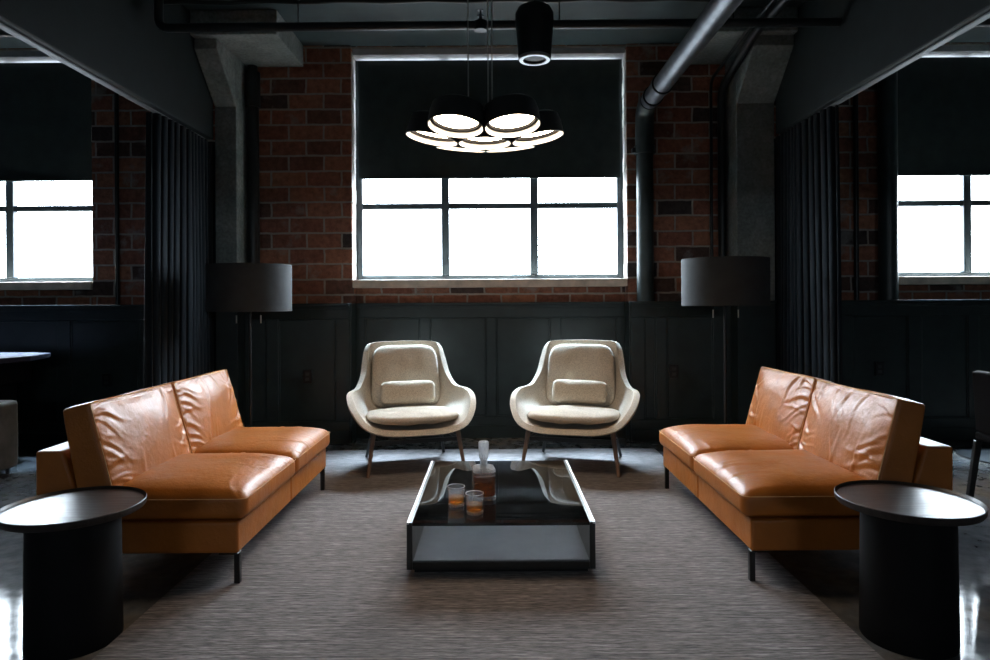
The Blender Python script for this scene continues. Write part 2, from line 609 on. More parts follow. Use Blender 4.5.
for n, (a, b) in enumerate(REAR_FILL):
    f = MB()
    y0, y1 = YF - .13, YF - .07
    f.box(a, a + .05, y0, y1, RZ0, RZ1).box(b - .05, b, y0, y1, RZ0, RZ1)
    f.box(a + .05, b - .05, y0, y1, RZ0, RZ0 + .05).box(a + .05, b - .05, y0, y1, RZ1 - .05, RZ1)
    o = struct(f.build('window_%d' % (n + 4), M['frame'], bevel=.006))
    MB().box(a + .045, b - .045, YF - .103, YF - .097, RZ0 + .045, RZ1 - .045).build('pane', M['pane'], o)

wb = MB()
edges = [XL] + [e for n in sorted(NICHE) for e in n] + [XR]
for i in range(0, len(edges), 2):
    wb.box(edges[i], edges[i + 1], YB, YG + .25, 0, ZC)
M['reveal_daylit'] = simple('daylit_brick_reveal', (0.42, 0.41, 0.39), 0.9, bmp=0.5, bscale=30)  # pale tone imitates daylight leaking onto the brick reveals beside the blinds
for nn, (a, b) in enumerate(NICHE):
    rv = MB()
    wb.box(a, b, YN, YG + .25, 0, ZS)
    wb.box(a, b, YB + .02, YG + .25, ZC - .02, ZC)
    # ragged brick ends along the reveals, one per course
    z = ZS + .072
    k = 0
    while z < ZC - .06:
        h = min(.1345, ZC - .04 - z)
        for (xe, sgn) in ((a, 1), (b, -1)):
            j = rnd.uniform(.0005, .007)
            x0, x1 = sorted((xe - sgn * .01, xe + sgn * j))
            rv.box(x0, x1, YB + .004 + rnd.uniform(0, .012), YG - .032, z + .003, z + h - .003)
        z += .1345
    struct(rv.build('trim_%d' % (nn + 6), M['reveal_daylit'], bevel=.004))
struct(wb.build('wall_back', M['brick'], bevel=0.004))

# windows: frame, panes, sill
def window(n, a, b):
    f = MB()
    z0, z1 = ZS + .07, ZC - .02
    y0, y1 = YG - .03, YG + .03
    fw = .055
    f.box(a, a + fw, y0, y1, z0, z1); f.box(b - fw, b, y0, y1, z0, z1)
    f.box(a + fw, b - fw, y0, y1, z0, z0 + .045); f.box(a + fw, b - fw, y0, y1, z1 - .06, z1)
    w = (b - a) / 3
    mull = [a + w, b - w]
    for x in mull:
        f.box(x - .035, x + .035, y0, y1, z0 + .045, z1 - .06)
    xs = [a + fw] + [v for x in mull for v in (x - .035, x + .035)] + [b - fw]
    zs = [z0 + .045, 2.04, 2.09, 2.72, 2.77, z1 - .06]
    for i in range(0, 6, 2):
        f.box(xs[i], xs[i + 1], y0 + .004, y1, 2.04, 2.09)
        f.box(xs[i], xs[i + 1], y0 + .004, y1, 2.72, 2.77)
    o = struct(f.build('window_%d' % n, M['frame'], bevel=.006))
    for i in range(0, 6, 2):
        for k in range(0, 6, 2):
            MB().box(xs[i] - .008, xs[i + 1] + .008, YG - .003, YG + .003, zs[k] - .008, zs[k + 1] + .008).build('pane', M['pane'], o)
    s = MB()
    s.box(a + .004, b - .004, YB - .015, YG - .031, ZS, ZS + .069)
    s.build('sill', M['sill'], o, bevel=.006)
    return o
for n, (a, b) in enumerate(NICHE):
    window(n + 1, a, b)

# roller blinds
BG = 'black roller blinds over the windows'
BL = ['half lowered black roller blind over the centre window behind the pendant lamp',
      'half lowered black roller blind over the far left window',
      'half lowered black roller blind over the far right window']
for (a, b), lab in zip(NICHE, BL):
    t = thing('roller_blind', lab, 'blind', ((a + b) / 2, 5.875, 2.3), 0, BG)
    hw = (b - a) / 2
    MB().box(-hw + .034, hw - .034, -.002, .002, .02, ZC - .09 - 2.3).build('blind_fabric', M['blind'], t)
    MB().box(-hw + .034, hw - .034, -.009, .009, 0, .022).build('bottom_bar', M['blind'], t, bevel=.004)
    MB().box(-hw + .006, hw - .006, -.11, .035, ZC - .075 - 2.3, ZC - .021 - 2.3).build('headbox', M['cassette'], t, bevel=.006)

# wainscot
def wainscot(n, a, b, yf, yw, panels, hole=None):
    m = MB()
    zt, zp, zb = ZT, 1.065, .19
    m.box(a, b, yf + .014, yw, 0, zt)
    m.box(a, b, yf, yf + .014, zp, zt)            # top rail
    m.box(a, b, yf, yf + .014, 0, zb)             # bottom rail
    xs = [a] + [v for p in panels for v in p] + [b]
    for i in range(0, len(xs), 2):
        if xs[i + 1] - xs[i] > .004:
            m.box(xs[i], xs[i + 1], yf, yf + .014, zb, zp)
    for (p, q) in panels:                          # small inner moulding
        t = .014
        m.box(p, q, yf + .006, yf + .014, zp - t, zp); m.box(p, q, yf + .006, yf + .014, zb, zb + t)
        m.box(p, p + t, yf + .006, yf + .014, zb + t, zp - t); m.box(q - t, q, yf + .006, yf + .014, zb + t, zp - t)
    m.box(a, b, yf - .035, yw, zt, zt + .022)      # cap
    m.box(a, b, yf - .012, yf, zt - .03, zt)
    m.box(a, b, yf - .012, yf, 0, .11)
    if n == 1:                                     # painted returns of the recess
        for (p, q) in ((a, a + .014), (b - .014, b)):
            m.box(p, q, YW + .001, yf - .036, 0, zt + .022)
    return struct(m.build('trim_%d' % n, M['wainscot'], bevel=.003, bseg=1))
na, nb = NICHE[0]
wainscot(1, na + .001, nb - .001, 5.835, YN - .001, [(-1.152, -.665), (-.576, -.08), (.009, .488), (.576, 1.073)])
wainscot(2, XL, na - .001, YW, YB - .001, [(-6.3, -5.75), (-5.66, -5.1), (-5.0, -4.42), (-4.33, -3.73), (-3.62, -3.04), (-2.94, -2.52), (-2.43, -1.95), (-1.85, -1.36)])
wainscot(3, nb + .001, XR, YW, YB - .001, [(1.27, 1.37), (1.46, 1.86), (1.95, 2.43), (2.54, 2.95), (3.04, 3.52), (3.63, 4.03), (4.12, 4.7), (4.8, 5.5), (5.6, 6.3)])
# ledges of the side bays behind the wainscot
for n, (a, b) in enumerate(NICHE[1:]):
    struct(MB().box(a, b, YB - .001, YN, ZT - .02, ZT + .022).build('trim_%d' % (n + 4), M['wainscot']))

# ceiling beams (curtain headers) and concrete columns with corbels
struct(MB().box(-2.425, -2.32, YF, 5.46, 2.555, ZC).build('ceiling_beam', M['beam'], bevel=.008))
struct(MB().box(2.33, 2.435, YF, 5.46, 2.575, ZC).build('ceiling_beam', M['beam'], bevel=.008))
TN = [8]
def column(a, b, c0, c1):
    m = MB()
    m.box(a, b, 5.47, YB, ZT + .023, ZC)
    TN[0] += 1
    struct(MB().box(a, b, 5.47, YW - .001, 0, ZT).box(a - .012, b + .012, 5.458, YW - .036, ZT, ZT + .022).build('trim_%d' % TN[0], M['wainscot'], bevel=.003))
    m.prism([(5.47, 2.83), (5.10, 3.17), (5.10, 3.25), (5.47, 3.25)], 'x', a, b)
    struct(MB().box(c0, c1, 5.03, YB - .002, 3.2505, ZC).build('ceiling_bracket', M['concrete'], bevel=.008))
    return struct(m.build('concrete_column', M['concrete'], bevel=.008))
column(-2.315, -2.135, -2.315, -1.65)
column(2.01, 2.325, 1.66, 2.325)

# curtain tracks
TG = 'ceiling curtain tracks'
tag(MB().box(-2.405, -2.36, YF + .1, 5.4, 2.546, 2.555).build('curtain_track', M['track'], bevel=.004), 'pale curtain track under the left ceiling beam', 'curtain track', TG)
tag(MB().box(2.37, 2.415, YF + .1, 5.4, 2.566, 2.575).build('curtain_track', M['track'], bevel=.004), 'pale curtain track under the right ceiling beam', 'curtain track', TG)

# curtains gathered against the wall
def curtain(sgn, ztop, label, seed):
    r = random.Random(seed)
    n, rows = 260, 24
    y0, y1 = 4.60, 5.58
    ph, ys, xs = 0.0, [], []
    freqs = [r.uniform(.7, 1.4) for _ in range(40)]
    amps = [r.uniform(.6, 1.1) for _ in range(40)]
    verts, faces = [], []
    for j in range(rows + 1):
        v = j / rows
        z = .015 + (ztop - .015) * v
        for i in range(n + 1):
            u = i / n
            c = min(12.99, 12.99 * (u + .022 * math.sin(9.5 * u) + .012 * math.sin(23 * u) * (1 - u)) * .999) if u > 0 else 0
            k = int(c)
            loc = c - k
            w = .5 - .5 * math.cos(2 * PI * loc)
            amp = (.075 * amps[k] * w + .012 * math.sin(7 * u + 2 * v)) * (.72 + .28 * (1 - v))
            lean = .012 * math.sin(3.1 * k + 2.2 * v) * (1 - v)
            edge = max(0, 1 - u / .09)
            y = y0 + (y1 - y0) * u + .02 * math.sin(2 * PI * loc * 2) * (1 - .3 * v) + lean - .03 * (1 - v) * (1 - u)
            x = 2.345 + amp + .04 * edge * edge
            verts.append((sgn * x - sgn * 2.44, y - 5.0, z))
    for j in range(rows):
        for i in range(n):
            a = j * (n + 1) + i
            faces.append((a, a + 1, a + n + 2, a + n + 1))
    m = MB(); m.raw(verts, faces)
    o = m.build('curtain', M['curtain'], None, smooth=True, loc=(sgn * 2.44, 5.0, 0), angle=180)
    s = o.modifiers.new('thick', 'SOLIDIFY'); s.thickness = .004
    return tag(o, label, 'curtain', 'dark full length curtains')
curtain(-1, 2.54, 'dark blue grey curtain gathered behind the left sofa and left floor lamp', 3)
curtain(1, 2.56, 'dark blue grey curtain gathered behind the right sofa and right floor lamp', 9)

# ------------------------------------------------------------------ pipes and ceiling fittings
def pipe(name, pts, r, mat, label, cat='pipe', seg=20):
    o = MB().tube(pts, r, seg).build(name, mat, None, smooth=True, angle=50)
    return tag(o, label, cat)

# steel duct pipe
t = thing('steel_pipe', 'large steel pipe running along the ceiling and down the brick beside the centre window', 'pipe', (1.29, 5.66, ZT + .023))
zt = 2.86 - (ZT + .023)
MB().tube([(0, 0, 0), (0, 0, zt - .34)], .072, 28).build('riser', M['pipe_green'], t, smooth=True)
MB().tube([(0, 0, zt - .34), (0, 0, zt - .2)] + bend((0, 0, zt - .2), (0, 0, zt), (0, -.2, zt), .15)[1:-1] + [(0, -.2, zt)], .078, 28).build('elbow', M['pipe_green'], t, smooth=True)
MB().tube([(0, -.2, zt), (0, -6.0, zt)], .072, 28).build('ceiling_run', M['pipe_steel'], t, smooth=True)
for y in (-.26, -.56):
    MB().tube([(0, y, zt), (0, y - .05, zt)], .081, 28).build('coupling', M['pipe_steel'], t, smooth=True)
    MB().tube([(0, y - .052, zt), (0, y - .066, zt)], .0835, 28).build('coupling_band', M['pipe_dark'], t, smooth=True)
MB().tube([(0, 0, zt - .40), (0, 0, zt - .33)], .088, 28).build('collar', M['pipe_green'], t, smooth=True)
MB().box(-.11, -.07, -.03, .03, zt - .39, zt - .35).build('clamp', M['pipe_dark'], t, bevel=.005)

t = thing('drain_pipe', 'dark vertical pipe standing beside the left concrete column', 'pipe', (-2.07, 5.672, ZT + .023))
MB().tube([(0, 0, 0), (0, 0, 3.0 - ZT)], .05, 20).build('riser', M['pipe_dark'], t, smooth=True)
MB().tube([(0, 0, 2.86 - ZT), (0, 0, 3.10 - ZT)] + [(0, 0, 3.16 - ZT)], .062, 20).build('coupling', M['pipe_dark'], t, smooth=True)
MB().tube([(0, 0, 3.10 - ZT), (0, 0, 3.215 - ZT)], .04, 20).build('stub', M['pipe_dark'], t, smooth=True)

z0 = ZT + .023
pipe('conduit', [(1.955, 5.67, z0), (1.955, 5.67, 2.85)] + bend((1.955, 5.67, 2.85), (1.955, 5.67, 3.0), (1.955, 5.5, 3.08), .1) + [(1.955, 5.0, 3.18), (1.955, 4.85, 3.2), (1.955, 3.0, 3.26)], .033, M['pipe_dark'],
     'thick black conduit climbing beside the right concrete column to the ceiling')
pipe('conduit', [(1.875, 5.70, z0), (1.875, 5.70, 2.98)] + bend((1.875, 5.70, 2.98), (1.875, 5.70, 3.1), (1.875, 5.3, 3.16), .08) + [(1.875, 4.8, 3.2), (1.88, 3.0, 3.25)], .013, M['pipe_dark'],
     'thin black conduit on the brick just left of the thick one by the right column')
pipe('conduit', [(-3.265, 5.71, z0), (-3.265, 5.71, ZC - .002)], .017, M['pipe_dark'], 'thin black conduit on the brick right of the far left window')
pipe('conduit', [(3.13, 5.71, z0), (3.13, 5.71, ZC - .002)], .02, M['pipe_dark'], 'thin black conduit on the brick behind the right curtain edge')
pipe('drain_pipe', [(3.375, 5.66, z0), (3.375, 5.66, ZC - .002)], .076, M['pipe_green'], 'wide dark green pipe against the left edge of the far right window')

t = thing('sprinkler_pipe', 'black sprinkler pipe crossing the ceiling in front of the window bays', 'pipe', (0, 4.4, 3.04))
MB().tube([(-2.23, -.0, ZC - 3.041), (-2.23, 0, .2)] + bend((-2.23, 0, .2), (-2.23, 0, 0), (-2, 0, 0), .07) + [(2.31, 0, .012)], .029, 16).build('pipe_run', M['pipe_dark'], t, smooth=True)
h = MB().tube([(-.085, 0, -.03), (-.085, 0, .03)], .042, 16).build('tee', M['pipe_dark'], t, smooth=True)
h = MB().lathe([(.012, .03), (.012, .06), (.022, .062), (.022, .07), (.006, .075), (.006, .10), (.02, .102), (.02, .106)], 16, (-.085, 0, 0)).build('sprinkler_head', M['pipe_steel'], t, smooth=True)
for x in (-1.3, .44, 1.6):
    MB().tube([(x, 0, .02), (x, 0, ZC - 3.041)], .005, 8).build('hanger_rod', M['pipe_dark'], t)
CG = 'thin black conduits crossing the ceiling'
for (y, z, r, lab) in ((4.62, 3.31, .016, 'thin black conduit crossing the ceiling, lower of two above the sprinkler pipe'), (4.56, 3.345, .012, 'thin black conduit crossing the ceiling, upper of two above the sprinkler pipe')):
    pts = [(-2.31 + 4.63 * i / 30, y, z + .006 * math.sin(i * 1.7)) for i in range(31)]
    o = pipe('ceiling_conduit', pts, r, M['pipe_dark'], lab, seg=10)
    o['group'] = CG
pipe('hanging_pipe', [(XL, 4.9, 3.22), (-2.43, 4.9, 3.22)], .03, M['pipe_dark'], 'black pipe under the ceiling of the far left window bay')
pipe('hanging_pipe', [(2.44, 4.9, 3.25), (XR, 4.9, 3.25)], .03, M['pipe_dark'], 'black pipe under the ceiling of the far right window bay')

# hanging speaker
t = thing('pendant_speaker', 'black cylindrical speaker hanging from the ceiling right of the pendant lamp', 'speaker', (.243, 3.9, 2.63))
MB().lathe([(.092, .008), (.097, .02), (.113, .22), (.113, .27), (.098, .30), (.03, .305)], 40).build('housing', M['black_paint'], t, smooth=True)
MB().lathe([(.066, .0), (.07, -.004), (.09, -.004), (.096, .004), (.096, .014), (.066, .014)], 40, cap0=False, cap1=False).build('rim', M['silver_ring'], t, smooth=True)
MB().lathe([(.067, .010), (.04, .006), (.001, .004)], 32, cap0=False).build('grille', M['grille'], t, smooth=True)
MB().lathe([(.02, .305), (.02, .33), (.006, .335), (.006, ZC - 2.631)], 12).build('stem', M['black_paint'], t, smooth=True)

# pendant lamp: seven shades on a shallow dome
PX, PY, PZ = -.048, 3.46, 2.03
t = thing('pendant_lamp', 'lit pendant lamp of seven clustered round shades above the coffee table', 'lamp', (PX, PY, PZ))
R0, rs = 1.55, .138
cells = [(0, 0)] + [(.28 * math.cos(a), .28 * math.sin(a)) for a in [k * PI / 3 for k in range(6)]]
for (cx, cy) in cells:
    d = math.hypot(cx, cy)
    tilt = d / R0
    ax = Vector((-cy, cx, 0)).normalized() if d > 0 else Vector((1, 0, 0))
    # bottoms face outwards: the axis (up) leans towards the centre
    rot = Matrix.Rotation(-tilt, 3, ax)
    c = Vector((R0 * math.sin(tilt) * (cx / d) if d else 0, R0 * math.sin(tilt) * (cy / d) if d else 0, R0 * (1 - math.cos(tilt))))
    sh = MB().lathe([(rs - .004, 0), (rs, 0), (rs - .004, .07), (rs - .012, .105), (rs - .03, .118), (.02, .122)], 48, c, rot, cap0=False).build('lamp_shade', M['pendant_black'], t, smooth=True)
    MB().lathe([(rs - .0045, .0005), (rs - .010, .027)], 48, c, rot, cap0=False, cap1=False).build('inner_wall', M['pendant_white'], sh, smooth=True)
    MB().lathe([(rs - .0105, .0275), (rs - .026, .0275), (rs - .0275, .043)], 48, c, rot, cap0=False, cap1=False).build('dark_ring', M['ring_black'], sh, smooth=True, angle=30)
    MB().lathe([(.111, .041), (.111, .045)], 48, c, rot).build('diffuser', M['diffuser'], sh)
MB().lathe([(.15, .125), (.16, .13), (.13, .145), (.02, .15)], 40).build('hub', M['pendant_black'], t, smooth=True)
for (x, y) in ((-.085, 0.0), (.018, .08), (.04, -.06)):
    MB().tube([(x, y, .14), (x, y, ZC - PZ - .03)], .0032, 8).build('suspension_cable', M['cable'], t)
MB().lathe([(.12, ZC - PZ - .03), (.12, ZC - PZ - .001)], 32).build('ceiling_canopy', M['pendant_black'], t, smooth=True)

# ------------------------------------------------------------------ rug
def rug():
    x0, x1, y0, y1 = -1.357, 1.28, 1.5, 5.33
    o = rounded_grid_box(x1 - x0, y1 - y0, .014, .006, 40, 60, 2).build('rug', M['rug'], None, smooth=True, loc=((x0 + x1) / 2, (y0 + y1) / 2, .0075), angle=60)
    tag(o, 'large heathered grey brown woven rug under the seating group', 'rug')
rug()
ZR = .0148

# ------------------------------------------------------------------ sofas
def creases(seed, w, h, n=14):
    r = random.Random(seed)
    out = []
    for i in range(n):
        side = r.choice('LLRRTB')
        if side in 'LR':
            p = Vector((-w / 2 if side == 'L' else w / 2, r.uniform(-h * .42, h * .45)))
            d = Vector((1 if side == 'L' else -1, r.uniform(-.9, .35)))
        else:
            p = Vector((r.uniform(-w * .45, w * .45), h / 2 if side == 'T' else -h / 2))
            d = Vector((r.uniform(-.5, .5), -1 if side == 'T' else 1))
        d.normalize()
        out.append((p, d, r.uniform(.10, .30), r.uniform(.006, .013), r.uniform(.004, .0095)))
    return out

def crease_at(cs, x, y):
    s = 0.0
    q = Vector((x, y))
    for (p, d, L, wd, dep) in cs:
        v = q - p
        a = v.dot(d)
        if a < -.02 or a > L:
            continue
        b = v.x * d.y - v.y * d.x + .012 * math.sin(a * 22)
        fall = (1 - a / L)
        s += dep * fall * (math.exp(-(b / wd) ** 2) - .6 * math.exp(-((b - wd * 1.7) / wd) ** 2))
    return s

def sofa(sgn, xo, yo, label, seed):
    """x measured outwards from the seat front; the sofa runs along y and faces the room centre."""
    t = thing('leather_sofa', label, 'sofa', (sgn * (xo + .43), yo, 0), 0, 'tan leather sofas')
    X = lambda x: sgn * (x - .43)         # local x from outward distance
    L = 1.45
    hl = L / 2
    def bx(m, a, b, y0, y1, z0, z1):
        q = sorted((X(a), X(b)))
        return m.box(q[0], q[1], y0, y1, z0, z1)
    m = MB()
    bx(m, .02, .80, -hl, -.0015, .15, .283)
    bx(m, .02, .80, .0015, hl, .15, .283)
    m.build('base_frame', M['leather'], t, bevel=.012, bseg=3)
    # low back panel, wedge in section
    m = MB()
    poly = [(X(.66), .284), (X(.755), .585), (X(.87), .585), (X(.87), .15), (X(.802), .15), (X(.802), .284)]
    m.prism(poly, 'y', -hl, hl)
    m.build('back_panel', M['leather'], t, bevel=.012, bseg=3)
    for k in (-1, 1):
        yc = k * hl / 2
        cs = creases(seed + k, .70, .70, 16)
        # seat cushion
        sx, sy, sz = .735, hl - .004, .125
        def fn(p, n, cs=cs, sx=sx, sy=sy, sz=sz):
            u, v = p.x / (sx / 2), p.y / (sy / 2)
            crown = .032 * max(0, 1 - u ** 4) * max(0, 1 - v ** 4)
            if p.z > 0:
                f = min(1, p.z / (sz / 2))
                d = crown * f + .65 * crease_at(cs, p.x, p.y) * f + .006 * mnoise.noise(Vector((p.x * 5, p.y * 5, seed + k)))
                return Vector((p.x, p.y, p.z + d - .012 * abs(v) ** 6 * f - .012 * abs(u) ** 6 * f))
            return p
        g = rounded_grid_box(sx, sy, sz, .040, 70, 70, 10, fn)
        o = g.build('seat_cushion', M['leather'], t, smooth=True, loc=(X(-.012 + sx / 2), yc, .284 + sz / 2), angle=180)
        # seam round the front/near edges
        zz = sz / 2 - .031
        a, b = sx / 2 + .0005, sy / 2 + .0005
        rr = .034
        pts = []
        for (cx, cy, a0) in ((a - rr, b - rr, 0), (-a + rr, b - rr, 90), (-a + rr, -b + rr, 180), (a - rr, -b + rr, 270)):
            for q in range(5):
                an = math.radians(a0 + q * 22.5)
                pts.append((cx + rr * math.cos(an), cy + rr * math.sin(an), zz))
        MB().tube(pts, .0016, 6, closed=True).build('seam', M['thread'], o, smooth=True)
        # back cushion
        w, hgt, th = hl - .006, .425, .15
        cs = creases(seed * 3 + k, w, hgt, 34)
        def fb(p, n, cs=cs, w=w, hgt=hgt, th=th):
            # p.x: thickness (+ = towards the room), p.y: along, p.z: up
            u, v = p.y / (w / 2), p.z / (hgt / 2)
            taper = 1 - .20 * (v + 1) / 2
            x = p.x * taper
            if p.x > 0:
                f = min(1, p.x / (th / 2))
                x += f * (.038 * max(0, 1 - abs(u) ** 2.6) * max(0, 1 - abs(v + .1) ** 3)) + f * (crease_at(cs, p.y, p.z) * max(0, 1 - abs(u) ** 10) * max(0, 1 - abs(v) ** 10) + .007 * mnoise.noise(Vector((p.y * 6, p.z * 6, seed * 2 + k))))
            z = p.z - .012 * (u * u) * (.35 + .65 * v) + .006 * math.sin(u * 3 + seed) * max(0, v)
            y = p.y * (1 - .02 * max(0, v) ** 2) 
            return Vector((x, y, z))
        g = rounded_grid_box(th, w, hgt, .013, 10, 84, 60, fb)
        mat = Matrix.Translation(Vector((X(.66), yc, .362 + hgt / 2 - .005))) @ Matrix.Rotation(sgn * math.radians(13), 4, 'Y') @ Matrix.Scale(-sgn, 4, Vector((1, 0, 0)))
        bmesh.ops.transform(g.bm, matrix=mat, verts=g.bm.verts)
        o = g.build('back_cushion', M['leather'], t, smooth=True, angle=180)
        pts = []
        a, b, rr = w / 2 - .005, hgt / 2 - .005, .012
        for (cy, cz, a0) in ((a - rr, b - rr, 0), (-a + rr, b - rr, 90), (-a + rr, -b + rr, 180), (a - rr, -b + rr, 270)):
            for q in range(5):
                an = math.radians(a0 + q * 22.5)
                yy, z2 = cy + rr * math.cos(an), cz + rr * math.sin(an)
                v = z2 / (hgt / 2); u = yy / (w / 2)
                zz = z2 - .012 * (u * u) * (.35 + .65 * v) + .006 * math.sin(u * 3 + seed) * max(0, v)
                pts.append(mat @ Vector((th / 2 * (1 - .2 * (v + 1) / 2) + .0005, yy * (1 - .02 * max(0, v) ** 2), zz)))
        MB().tube(pts, .0028, 6, closed=True).build('seam', M['thread'], o, smooth=True)
    for (x, onrug) in ((.035, True), (.80, False)):
        for y in (-hl + .035, hl - .035):
            m = MB()
            zb = ZR if onrug else .001
            bx(m, x - .012, x + .012, y - .012, y + .012, zb, .15)
            bx(m, x - .012, x + .07, y - .03 if y < 0 else y - .012, y + .012 if y < 0 else y + .03, .143, .1495)
            m.build('leg', M['black_metal'], t, bevel=.002, bseg=1)
    return t
sofa(-1, 1.065, 3.495, 'tan leather two seat sofa left of the coffee table', 11)
sofa(1, 1.045, 3.485, 'tan leather two seat sofa right of the coffee table', 23)

# ------------------------------------------------------------------ lounge chairs
def catmull(P, n):
    P = [Vector(p) for p in P]
    out = []
    Q = [P[0] * 2 - P[1]] + P + [P[-1] * 2 - P[-2]]
    segs = len(P) - 1
    for i in range(n + 1):
        t = i / n * segs
        k = min(int(t), segs - 1)
        f = t - k
        a, b, c, d = Q[k], Q[k + 1], Q[k + 2], Q[k + 3]
        out.append(.5 * ((2 * b) + (c - a) * f + (2 * a - 5 * b + 4 * c - d) * f * f + (3 * b - a - 3 * c + d) * f ** 3))
    return out

def pillow(w, h, th, nexp=4.0, n=40, seed=0, lump=.004, edge=.35):
    """soft cushion in the xy plane, thickness along z"""
    verts, faces = [], []
    def pt(i, j, s):
        u, v = 2 * i / n - 1, 2 * j / n - 1
        # square -> superellipse
        m = max(abs(u), abs(v)); 
        if m > 0:
            l = (abs(u) ** nexp + abs(v) ** nexp) ** (1 / nexp)
            k = m / l
        else:
            k = 1
        x, y = u * k * w / 2, v * k * h / 2
        q = (1 - m ** 2.6) ** .5 if m < 1 else 0
        z = s * th / 2 * q
        z += s * q * lump * mnoise.noise(Vector((x * 9, y * 9, seed + s * 3)))
        return Vector((x, y, z))
    top = {}
    bot = {}
    for i in range(n + 1):
        for j in range(n + 1):
            verts.append(pt(i, j, 1)); top[i, j] = len(verts) - 1
    for i in range(n + 1):
        for j in range(n + 1):
            if i in (0, n) or j in (0, n):
                bot[i, j] = top[i, j]
            else:
                verts.append(pt(i, j, -1)); bot[i, j] = len(verts) - 1
    for i in range(n):
        for j in range(n):
            faces.append((top[i, j], top[i + 1, j], top[i + 1, j + 1], top[i, j + 1]))
            faces.append((bot[i, j], bot[i, j + 1], bot[i + 1, j + 1], bot[i + 1, j]))
    m = MB(); m.raw(verts, faces)
    return m

def lounge_chair(loc, rz, label):
    t = thing('lounge_chair', label, 'armchair', loc, rz, 'beige lounge chairs by the window wall')
    half = [(0, -.425, .305), (.20, -.42, .31), (.345, -.37, .35), (.43, -.255, .44), (.462, -.10, .515), (.448, .05, .548),
            (.388, .19, .562), (.346, .265, .645), (.325, .335, .76), (.30, .39, .85), (.235, .42, .888), (0, .43, .897)]
    hr = catmull(half, 36)
    rim = hr + [Vector((-p.x, p.y, p.z)) for p in hr[-2:0:-1]]
    K = len(rim)
    C = Vector((0, 0.0, .268))
    rows = 16
    verts, faces = [C.copy()], []
    for j in range(1, rows + 1):
        s = j / rows
        for p in rim:
            hgt = p.z - C.z
            pw = 1.5 + 1.0 * min(1, hgt / .5)
            hx = 1 - (1 - s) ** 1.7
            vz = s ** pw
            verts.append(Vector((C.x + (p.x - C.x) * hx, C.y + (p.y - C.y) * hx, C.z + hgt * vz)))
    for k in range(K):
        faces.append((0, 1 + k, 1 + (k + 1) % K))
    for j in range(rows - 1):
        for k in range(K):
            a = 1 + j * K + k; b = 1 + j * K + (k + 1) % K
            faces.append((a, a + K, b + K, b))
    m = MB(); m.raw(verts, faces)
    o = m.build('shell', M['beige'], t, smooth=True, angle=180)
    s = o.modifiers.new('thick', 'SOLIDIFY'); s.thickness = .042; s.offset = -1.0; s.use_even_offset = False
    b = o.modifiers.new('bevel', 'BEVEL'); b.width = .017; b.segments = 4; b.limit_method = 'ANGLE'; b.angle_limit = math.radians(50)
    # cushions
    g = pillow(.655, .61, .105, 3.2, 48, 3, .011)
    mat = Matrix.Translation(Vector((0, -.075, .385))) @ Matrix.Rotation(math.radians(-3), 4, 'X')
    bmesh.ops.transform(g.bm, matrix=mat, verts=g.bm.verts)
    g.build('seat_cushion', M['beige'], t, smooth=True, angle=180)
    g = pillow(.545, .49, .10, 5.5, 48, 8, .012)
    mat = Matrix.Translation(Vector((0, .275, .63))) @ Matrix.Rotation(math.radians(90 - 15), 4, 'X')
    # narrow towards the top
    for v in g.bm.verts:
        v.co.x *= 1 - .09 * (v.co.y / .235 + 1) / 2
    bmesh.ops.transform(g.bm, matrix=mat, verts=g.bm.verts)
    g.build('back_cushion', M['beige'], t, smooth=True, angle=180)
    # legs
    for sx in (-1, 1):
        MB().tube([(sx * .292, -.285, .305), (sx * .335, -.33, ZR + .0035)], [.0175, .0115], 16).build('leg', M['wood_leg'], t, smooth=True)
        MB().tube([(sx * .25, .20, .275), (sx * .30, .30, ZR + .0055)], [.015, .011], 16).build('leg', M['black_metal'], t, smooth=True)
        MB().tube([(sx * .295, -.29, .245), (sx * .265, .225, .225)], .011, 10).build('side_rail', M['black_metal'], t, smooth=True)
        MB().lathe([(.011, 0), (.011, .006), (.004, .010)], 12, (sx * .312, -.25, .262), Matrix.Rotation(PI / 2, 3, 'X')).build('bolt', M['steel'], t, smooth=True)
    MB().box(-.285, .285, -.297, -.277, .225, .255).build('front_rail', M['black_metal'], t, bevel=.003)
    MB().box(-.265, .265, .215, .235, .205, .24).build('rear_rail', M['black_metal'], t, bevel=.003)
    return t
CHL = ((-.625, 4.85, 0), math.radians(15))
CHR = ((.587, 4.84, 0), math.radians(-15))
lounge_chair(CHL[0], CHL[1], 'beige upholstered lounge chair under the left half of the centre window')
lounge_chair(CHR[0], CHR[1], 'beige upholstered lounge chair under the right half of the centre window')

def lumbar(ch, dx, roll, label, seed):
    loc, rz = ch
    g = pillow(.41, .175, .095, 6.0, 36, seed, .008)
    mat = Matrix.Rotation(rz, 4, 'Z') @ Matrix.Translation(Vector((dx, .126, .0))) @ Matrix.Rotation(math.radians(90 - 18), 4, 'X') @ Matrix.Rotation(roll, 4, 'Z')
    bmesh.ops.transform(g.bm, matrix=mat, verts=g.bm.verts)
    o = g.build('lumbar_pillow', M['beige_pillow'], None, smooth=True, angle=180, loc=(loc[0], loc[1], .524))
    tag(o, label, 'pillow', 'small lumbar pillows on the lounge chairs')
lumbar(CHL, .0, .0, 'small beige lumbar pillow on the left lounge chair', 5)
lumbar(CHR, .01, -.02, 'small beige lumbar pillow on the right lounge chair', 15)

